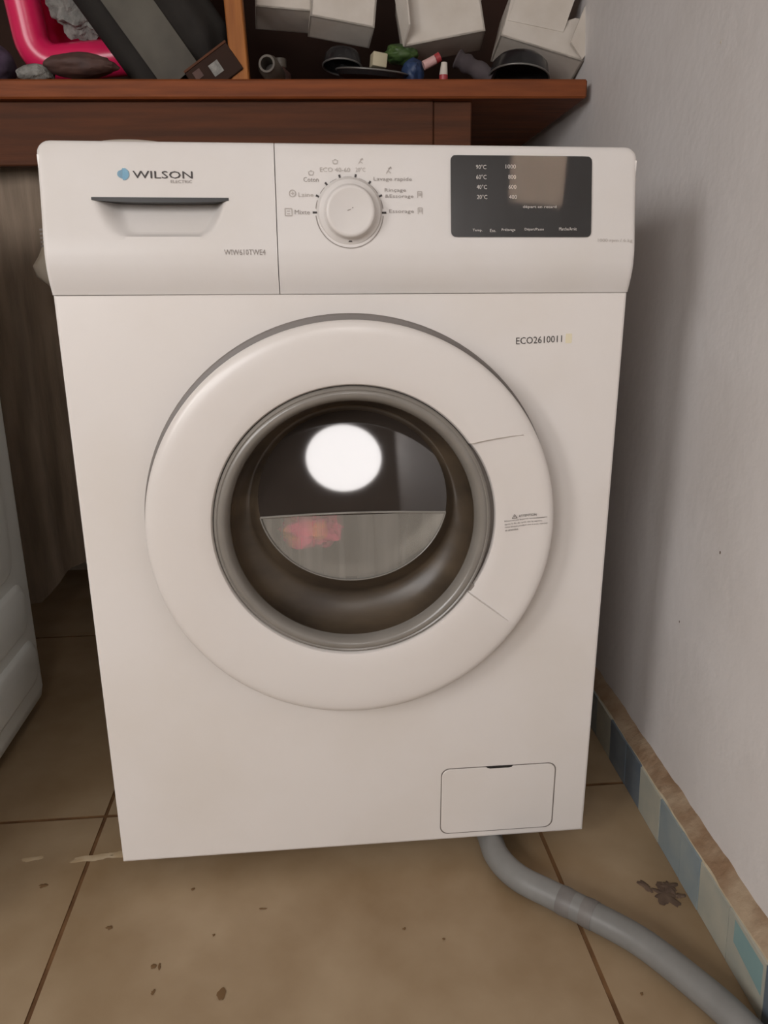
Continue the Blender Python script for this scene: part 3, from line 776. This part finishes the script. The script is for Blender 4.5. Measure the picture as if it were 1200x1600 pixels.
# ------------------------------------------------------------------ white appliance at the left edge
ap = thing('white_appliance', 'white appliance with ribbed side panel standing left of the washing machine', 'appliance', (-0.83, 0.14, 0))
AX = -0.534
prof = rrect(-1.12, AX, -0.18, 0.452, 0.018, 5)
n = len(prof)
V, F = [], []
for z, ins in ((0.022, 0.012), (0.032, 0.003), (0.050, 0.0), (0.83, 0.0), (0.85, 0.006)):
    for x, y in prof: V.append((x + (ins if x < -0.83 else -ins), y + (ins if y < 0.13 else -ins), z))
for q in range(4):
    for i in range(n):
        j = (i + 1) % n; F.append((q * n + i, q * n + j, (q + 1) * n + j, (q + 1) * n + i))
F += [list(range(n))[::-1], [4 * n + i for i in range(n)]]
mesh('cabinet', V, F, M['appliance'], ap, smooth=40)
for x in (-1.05, -0.60):
    for y in (-0.11, 0.38):
        mesh('foot', *xform(lathe_z([(0, 0.024), (0.02, 0.024), (0.022, 0.0), (0, 0)], 16), Matrix.Translation((x, y, 0.0006))), M['rubber'], ap)
# pressed ribs: three terraces whose lower corners are rounded
for z0, z1, ye, t in ((0.072, 0.155, 0.4285, 0.006), (0.172, 0.262, 0.4160, 0.006), (0.282, 0.70, 0.3850, 0.007)):
    pol = rrect(-0.10, ye, z0, z1, 0.034, 8); nq = len(pol); V, F = [], []
    cy, cz = (-0.10 + ye) / 2, (z0 + z1) / 2
    for d, s in ((-0.001, 0.0), (t * 0.55, 0.003), (t, 0.010)):
        for yy, zz in pol: V.append((AX + d, yy - math.copysign(min(s, abs(yy - cy)), yy - cy), zz - math.copysign(min(s, abs(zz - cz)), zz - cz)))
    for q in range(2):
        for i in range(nq):
            j = (i + 1) % nq; F.append((q * nq + i, q * nq + j, (q + 1) * nq + j, (q + 1) * nq + i))
    F.append([2 * nq + i for i in range(nq)])
    mesh('side_rib', V, F, M['appliance'], ap, smooth=50)

# ------------------------------------------------------------------ wooden table shelf at the back
sh = thing('wooden_shelf', 'brown wooden shelf table above and behind the washing machine', 'shelf', (0.4475, 0.577, 0.0), rot=(0, -0.0101, -0.031))
def lb(name, lo, hi, m, bev=0.002, parent=None, label=None):
    return mesh(name, *box(lo, hi, bev, 1), m, parent or sh, smooth=30, local=True, label=label)
TZ = 1.0590
lb('shelf_board', (-1.42, 0.0, TZ - 0.0290), (0.0, 0.55, TZ), M['wood'], 0.003)
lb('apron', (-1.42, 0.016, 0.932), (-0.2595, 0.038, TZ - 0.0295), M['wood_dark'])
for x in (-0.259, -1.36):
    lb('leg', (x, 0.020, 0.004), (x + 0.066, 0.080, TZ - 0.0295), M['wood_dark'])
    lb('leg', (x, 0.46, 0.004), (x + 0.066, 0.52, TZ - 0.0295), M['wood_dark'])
lb('shade_panel', (-1.42, 0.535, TZ + 0.0005), (0.0, 0.550, 1.50), M['dark_wood_shade'])  # added dark sheet; its colour carries the shade behind the shelf things
lb('shade_board', (-1.42, 0.015, 1.500), (0.0, 0.55, 1.528), M['wood'], 0.003)  # unseen board, added to shade the things on the shelf
# upright post with a slight lean
V, F = box((-0.0145, -0.017, 0.0), (0.0145, 0.017, 0.439), 0.002, 1)
mtx = Matrix.Translation((-0.5820, 0.030, TZ)) @ Matrix.Rotation(R(-2.2), 4, 'Y')
mesh('upright_post', *xform((V, F), mtx), M['wood_post'], sh, smooth=30, local=True, label='orange brown upright post')

TOP = lambda x, y=0.65: TZ + 0.0101 * (x - 0.44)       # height of the board under x

# dark cloth hanging below the shelf
V, F = [], []
nx, nz = 90, 24
for i in range(nx + 1):
    x = -1.05 + 0.90 * i / nx
    zb = 0.10 + 0.78 * max(0.0, x + 0.62) + 0.012 * math.sin(x * 31)
    if x < -0.62: zb = 0.10 - 0.10 * min(0.5, (-0.62 - x))
    zb = max(0.05, zb)
    for k in range(nz + 1):
        t = k / nz; z = 1.016 + (zb - 1.016) * t
        f = (0.25 + 0.75 * t)
        y = 0.690 + f * (0.022 * math.sin(x * 62 + 1.2 * math.sin(x * 17)) + 0.010 * math.sin(x * 23 + 1)) + 0.02 * t
        V.append((x + 0.006 * math.sin(x * 50) * t, y, z))
for i in range(nx):
    for k in range(nz): o = i * (nz + 1) + k; F.append((o, o + nz + 1, o + nz + 2, o + 1))
nv = len(V); V2 = [(x, y + 0.003, z) for x, y, z in V]
F2 = F + [tuple(reversed([i + nv for i in f])) for f in F]
cu = mesh('hanging_cloth', V + V2, F2, M['curtain'], smooth=60)
tag(cu, 'dark brown cloth hanging in folds below the wooden shelf', 'curtain')

# pale plastic sack peeking out beside the machine
sk_ = thing('plastic_sack', 'crumpled pale plastic sack hanging behind the left side of the machine', 'sack', (-0.425, 0.545, 0.714))
V, F = [], []
rows = [(0.716, -0.448, -0.360, .012), (0.726, -0.470, -0.352, .022), (0.742, -0.489, -0.345, .030), (0.759, -0.4930, -0.345, .032), (0.776, -0.482, -0.348, .030), (0.792, -0.474, -0.352, .027), (0.806, -0.470, -0.356, .024), (0.815, -0.464, -0.360, .020),
        (0.830, -0.459, -0.372, .016), (0.855, -0.453, -0.385, .012), (0.90, -0.440, -0.405, .008), (0.940, -0.428, -0.418, .005)]
ns = 28
for z, xa, xb, d in rows:
    for k in range(ns):
        a = 2 * PI * k / ns; cx = (xa + xb) / 2; hw = (xb - xa) / 2
        nz_ = noise.noise(Vector((math.cos(a) * 2.2, math.sin(a) * 2.2, z * 30)))
        V.append((cx + hw * math.cos(a), 0.545 + d * math.sin(a) * (1 + 0.5 * nz_) , z + 0.004 * nz_))
for i in range(len(rows) - 1):
    for k in range(ns): F.append((i * ns + k, i * ns + (k + 1) % ns, (i + 1) * ns + (k + 1) % ns, (i + 1) * ns + k))
F += [list(range(ns))[::-1], [(len(rows) - 1) * ns + k for k in range(ns)]]
mesh('bag_body', V, F, M['sack'], sk_, smooth=60)
V, F = [], []
for r in range(2):
    for k in range(5):
        x0 = -0.467 + r * 0.0085; z0 = 0.788 + k * 0.0062; o = len(V)
        for px, pz in ((0, 0), (0.0062, 0.0005), (0.0062, 0.0036), (0, 0.0030)): V.append((x0 + px, 0.545 - 0.0285 - 0.004 * r, z0 + pz))
        F.append((o, o + 1, o + 2, o + 3))
mesh('print', V, F, M['ink_grey'], sk_, smooth=0, label='faded dark print')

# domed white lid lying on the machine
V, F = lathe_z([(0.078, 0.0), (0.079, 0.008), (0.074, 0.020), (0.058, 0.031), (0.034, 0.0365), (0.0, 0.0385)], 40)
li = mesh('upturned_bowl', *xform((V, F), Matrix.Translation((-0.232, 0.15, 0.8605)) @ Matrix.Diagonal((0.80, 0.80, 0.58, 1))), M['card'], smooth=50)
tag(li, 'white upturned bowl on the machine top, barely peeking over the detergent drawer', 'bowl')

# ------------------------------------------------------------------ things on the shelf
def RX(*e): return Matrix.Rotation(e[2], 4, 'Z') @ Matrix.Rotation(e[1], 4, 'Y') @ Matrix.Rotation(e[0], 4, 'X')

# pink basin tipped on its side, with a towel in it
pb = thing('pink_basin', 'bright pink plastic basin tipped up at the left end of the shelf', 'basin', (-0.33, 0.78, TOP(-0.33)))
mtx = Matrix.Translation((-0.4200, 0.790, 1.268)) @ RX(R(6), R(-5), R(-4))
loop = rrect(-0.122, 0.122, -0.14, 0.16, 0.045, 8)
rimp = [(x, 0.0, z) for x, z in loop]
def ringv(s, y, up=0.0): return [(x * s, y, z * s + up) for x, z in loop]
mesh('rim', *xform(tube(rimp, 0.031, 14, True), mtx), M['pink'], pb, smooth=60)
V = ringv(1.0, 0.0) + ringv(0.95, 0.05, 0.016) + ringv(0.86, 0.105, 0.036) + ringv(0.80, 0.115, 0.038); n = len(loop); F = []
for q in range(3):
    for i in range(n): j = (i + 1) % n; F.append((q * n + i, q * n + j, (q + 1) * n + j, (q + 1) * n + i))
F.append([3 * n + i for i in range(n)])
mesh('bowl', *xform((V, F), mtx), M['pink'], pb, smooth=40)
tw = mesh('grey_towel', *lump((-0.424, 0.806, 1.232), (0.070, 0.036, 0.066), 11, 0.22, 2.6, sub=5), M['fluff'])
tag(tw, 'fluffy pale grey towel tucked inside the pink basin', 'towel')

# dark bag leaning across
db = thing('dark_bag', 'dark grey soft bag slumped diagonally beside the pink basin', 'bag', (-0.27, 0.70, TOP(-0.27)))
ax0, ax1 = Vector((-0.222, 0.690, 1.070)), Vector((-0.408, 0.690, 1.330)); ax = (ax1 - ax0).normalized(); sd = Vector((0, 1, 0)).cross(ax).normalized()
def bag_sec(i, n, ri, off=0.0, hw=0.094, hd=0.044):
    V, F = [], []
    for q in range(i + 1):
        t = q / i; p = ax0 + (ax1 - ax0) * t; sc = 1 - 0.35 * max(0, (0.12 - t) / 0.12)
        for k in range(n):
            a = 2 * PI * k / n; c, s = math.cos(a), math.sin(a)
            rr = 1 + ri * math.sin(c * 13 + 0.4) + 0.06 * noise.noise(Vector((c * 2, s * 2, t * 5)))
            pt = p + sd * (c * hw * sc) + Vector((0, 1, 0)) * (s * hd * sc * rr)
            if pt.z < TOP(pt.x) + 0.001: pt.z = TOP(pt.x) + 0.001
            V.append(tuple(pt))
    for q in range(i):
        for k in range(n): F.append((q * n + k, q * n + (k + 1) % n, (q + 1) * n + (k + 1) % n, (q + 1) * n + k))
    F += [list(range(n))[::-1], [i * n + k for k in range(n)]]
    return V, F
mesh('bag_body', *bag_sec(24, 72, 0.10), M['bag_dark'], db, smooth=60)
V, F = [], []
for q in range(25):
    t = 0.02 + 0.98 * q / 24; p = ax0 + (ax1 - ax0) * t
    for k in range(9):
        u = -0.014 + 0.070 * k / 8
        h = 0.0445 * math.sqrt(max(0, 1 - (u / 0.094) ** 2)) + 0.004 + 0.004 * math.sin(PI * k / 8)
        pt = p + sd * (-u) + Vector((0, -h * 1.06, 0)); pt.z = max(pt.z, TOP(pt.x) + 0.001); V.append(tuple(pt))
    if q:
        for k in range(8): o = (q - 1) * 9 + k; F.append((o, o + 1, o + 10, o + 9))
mesh('side_panel', V, F, M['bag_grey'], db, smooth=60, label='lighter grey strip of the bag')

po = mesh('brown_pouch', *lump((-0.405, 0.632, 1.0760), (0.058, 0.026, 0.018), 21, 0.16, 1.6, flat=TOP(-0.40) + 0.0005), M['pouch'])
tag(po, 'crumpled dark brown pouch lying under the pink basin', 'pouch')
gc = mesh('grey_cloth', *lump((-0.480, 0.640, 1.0645), (0.030, 0.024, 0.014), 23, 0.16, 1.6, flat=TOP(-0.48) + 0.0005), M['fluff'])
tag(gc, 'small pale grey rag under the corner of the pink basin', 'cloth')
pc = mesh('purple_cloth', *lump((-0.545, 0.650, 1.0790), (0.030, 0.034, 0.030), 25, 0.16, 1.6, flat=TOP(-0.55) + 0.0005), M['purple'])
tag(pc, 'dark purple cloth at the far left end of the shelf', 'cloth')

# small leaning frame by the foot of the post
fr_ = thing('small_frame', 'small dark framed piece leaning against the foot of the post', 'frame', (-0.205, 0.64, TOP(-0.205)))
mtx = Matrix.Translation((-0.1860, 0.610, TOP(-0.205) + 0.0172)) @ RX(R(-8), R(-34), 0)
mesh('panel', *xform(box((-0.044, -0.003, -0.026), (0.040, 0.003, 0.022), 0.001, 1), mtx), M['dark_wood_shade'], fr_, smooth=30)
mesh('edge_strip', *xform(box((-0.044, -0.005, 0.0205), (0.040, 0.003, 0.0240)), mtx), M['wood_dark'], fr_, smooth=30)
mesh('pale_patch', *xform(box((-0.006, -0.0042, -0.012), (0.012, -0.0028, 0.008)), mtx), M['fluff'], fr_, smooth=0, label='pale square patch')
mesh('brown_patch', *xform(box((-0.034, -0.0042, 0.000), (-0.020, -0.0028, 0.014)), mtx), M['pouch'], fr_, smooth=0)

# grey jar lying with its mouth to the room
jr = thing('grey_jar', 'small grey jar lying on its side right of the post', 'jar', (-0.092, 0.65, TOP(-0.092)))
J = lathe_z([(0.0, 0.0), (0.016, 0.0), (0.018, 0.004), (0.018, 0.050), (0.014, 0.056), (0.014, 0.062), (0.0105, 0.062), (0.0105, 0.03), (0.0, 0.03)], 28)
mesh('jar_body', *xform(J, Matrix.Translation((-0.088, 0.690, TOP(-0.09) + 0.0245)) @ RX(R(84), 0, R(-12))), M['jar'], jr, smooth=40)
j2 = thing('brown_bottle', 'small brown capped bottle standing behind the grey jar', 'bottle', (-0.083, 0.70, TOP(-0.083)))
mesh('bottle_body', *xform(lathe_z([(0, 0), (0.018, 0), (0.019, 0.003), (0.019, 0.036), (0.010, 0.044), (0.010, 0.050), (0, 0.050)], 24), Matrix.Translation((-0.081, 0.722, TOP(-0.08) + 0.001))), M['pouch'], j2, smooth=40)
mesh('cap', *xform(lathe_z([(0.0115, 0.046), (0.0115, 0.060), (0.0, 0.061)], 24), Matrix.Translation((-0.081, 0.722, TOP(-0.08) + 0.001))), M['jar'], j2, smooth=40)

# torn white cartons
def carton(label, loc, eul, sx, sy, sz, flaps, seed):
    t = thing('carton', label, 'carton', loc, 'torn white cartons on the shelf')
    mtx = Matrix.Translation(loc) @ RX(*[R(e) for e in eul])
    th_ = 0.003
    V, F = [], []
    random.seed(seed)
    def panel(p):            # p: four corners of the outer face, thickened inward
        a, b, c, d = [Vector(q) for q in p]; nrm = (b - a).cross(d - a).normalized() * th_; o = len(V)
        V.extend([tuple(q) for q in (a, b, c, d)] + [tuple(q - nrm) for q in (a, b, c, d)])
        F.extend([(o, o + 1, o + 2, o + 3), (o + 7, o + 6, o + 5, o + 4)] + [(o + k, o + 4 + k, o + 4 + (k + 1) % 4, o + (k + 1) % 4) for k in range(4)])
    x0, x1, y0, y1 = -sx / 2, sx / 2, 0, sy
    # torn top edge of the front panel: a strip with a jagged line
    nseg = 10; tops = [sz * (1 - 0.22 * random.random() * (1 if 2 < k < 8 else 0.2)) for k in range(nseg + 1)]
    for k in range(nseg):
        xa, xb = x0 + sx * k / nseg, x0 + sx * (k + 1) / nseg
        panel([(xa, y0, 0), (xb, y0, 0), (xb, y0, tops[k + 1]), (xa, y0, tops[k])])
    panel([(x1, y0, 0), (x1, y1, 0), (x1, y1, sz), (x1, y0, sz)])
    panel([(x1, y1, 0), (x0, y1, 0), (x0, y1, sz), (x1, y1, sz)])
    panel([(x0, y1, 0), (x0, y0, 0), (x0, y0, sz), (x0, y1, sz)])
    panel([(x0, y1, 0), (x1, y1, 0), (x1, y0, 0), (x0, y0, 0)])
    mesh('box_body', *xform((V, F), mtx), M['card'], t, smooth=0)
    for a, b, c, d in flaps:
        V, F = [], []
        panel([a, b, c, d])
        mesh('flap', *xform((V, F), mtx), M['card'], t, smooth=0)
    return t

# ---- CARTONS ----
carton('torn white carton nearest the post, its lower edge bowed', (-0.070, 0.692, 1.184), (-12, 2, 4), 0.096, 0.07, 0.13,
       [((-0.048, -0.001, 0.10), (0.048, -0.001, 0.10), (0.046, -0.03, 0.14), (-0.046, -0.03, 0.14))], 1)
carton('torn white carton with a slanting flat front, second from the post', (0.029, 0.655, 1.156), (-15, 7.5, 3), 0.110, 0.060, 0.14,
       [((0.01, -0.002, 0.075), (0.052, -0.002, 0.062), (0.056, -0.030, 0.115), (0.016, -0.022, 0.12))], 2)
carton('torn white carton with a ragged open top, third from the post', (0.206, 0.660, 1.136), (-8, -10, -4), 0.142, 0.075, 0.085,
       [((-0.071, 0, 0.0), (-0.071, 0.01, 0.11), (-0.050, -0.03, 0.14), (-0.058, -0.03, 0.02)), ((0.03, 0.01, 0.06), (0.072, 0.0, 0.05), (0.075, 0.01, 0.14), (0.045, 0.02, 0.14))], 3)
carton('large torn white carton tipped against the wall at the shelf end', (0.376, 0.650, 1.122), (-20, 15, -4), 0.152, 0.070, 0.075,
       [((-0.070, -0.001, 0.03), (0.030, -0.001, 0.04), (0.035, -0.020, 0.105), (-0.060, -0.015, 0.115)), ((0.045, -0.010, 0.02), (0.073, -0.004, 0.0), (0.118, -0.010, 0.110), (0.06, -0.018, 0.125)),
        ((0.0, -0.024, 0.095), (0.055, -0.024, 0.10), (0.095, -0.035, 0.135), (0.0, -0.035, 0.15))], 4)

# pans, plate and small clutter under the cartons
def pan(name, label, cat, loc, eul, r, d, seed):
    t = thing(name, label, cat, loc)
    mtx = Matrix.Translation(loc) @ RX(*[R(e) for e in eul])
    mesh('pan_body', *xform(lathe_z([(0, 0), (r * 0.75, 0), (r * 0.92, d * 0.3), (r, d), (r * 0.97, d), (r * 0.88, d * 0.35), (r * 0.72, 0.004), (0, 0.004)], 40), mtx), M['black_metal'], t, smooth=40)
    ringp = [mtx @ Vector((r * math.cos(a), r * math.sin(a), d)) for a in [2 * PI * k / 48 for k in range(48)]]
    mesh('rim', *tube(ringp, 0.0016, 6, True), M['rim_metal'], t, smooth=60, label='bright metal rim')
    return t
pan('dark_bowl', 'small dark inverted bowl under the second carton', 'bowl', (0.030, 0.680, 1.1170), (172, 4, 0), 0.034, 0.024, 1)
pan('dark_plate', 'flat dark plate with a thin pale rim at the shelf front', 'plate', (0.080, 0.672, 1.0720), (9, 4, 0), 0.064, 0.012, 2)
pan('black_pan', 'round black inverted pan under the large tipped carton', 'pan', (0.336, 0.640, 1.1010), (170, 6, 0), 0.052, 0.030, 3)
bb_ = mesh('beige_block', *xform(box((-0.0125, -0.012, -0.011), (0.0125, 0.012, 0.011), 0.002, 2), Matrix.Translation((0.087, 0.625, 1.0905)) @ RX(0, R(6), R(10))), M['beige'], smooth=30)
tag(bb_, 'small beige block lying on the rim of the dark plate', 'block')
gw = mesh('green_wrapper', *lump((0.133, 0.690, 1.1180), (0.030, 0.024, 0.016), 31, 0.2, 1.8), M['green']); tag(gw, 'crumpled green wrapper on top of the blue one', 'wrapper')
bw = mesh('blue_wrapper', *lump((0.150, 0.665, 1.0840), (0.020, 0.024, 0.022), 33, 0.2, 1.8), M['blue']); tag(bw, 'crumpled blue wrapper below the third carton', 'wrapper')
tb = thing('cosmetic_tube', 'small pale pink tube with a red cap lying among the clutter', 'tube', (0.185, 0.64, 1.075))
mesh('tube_body', *tube(smooth_path([(0.166, 0.640, 1.0890), (0.176, 0.640, 1.0935), (0.186, 0.640, 1.0985)], 4), 0.0075, 12), M['pinkish'], tb, smooth=50)
mesh('cap', *tube([(0.1865, 0.640, 1.0990), (0.194, 0.640, 1.103)], 0.0078, 12), M['red'], tb, smooth=50)
t2 = thing('white_tube', 'short white tube standing on a red cap at the shelf front', 'tube', (0.200, 0.615, TOP(0.2)))
mesh('cap', *tube([(0.1975, 0.618, TOP(0.2) + 0.001), (0.1975, 0.618, TOP(0.2) + 0.013)], 0.0075, 12), M['red'], t2, smooth=50)
mesh('tube_body', *tube([(0.1975, 0.618, TOP(0.2) + 0.013), (0.1985, 0.618, TOP(0.2) + 0.032)], lambda t: 0.0072 - 0.002 * t, 12), M['card'], t2, smooth=50)
gr2 = mesh('cloth_roll', *tube(smooth_path([(0.228, 0.665, 1.1080), (0.252, 0.660, 1.0950), (0.290, 0.650, 1.0740)], 6), lambda t: 0.0145 + 0.002 * math.sin(t * 20), 16), M['greyroll'], smooth=50)
tag(gr2, 'grey rolled cloth slanting down beside the black pan', 'cloth')
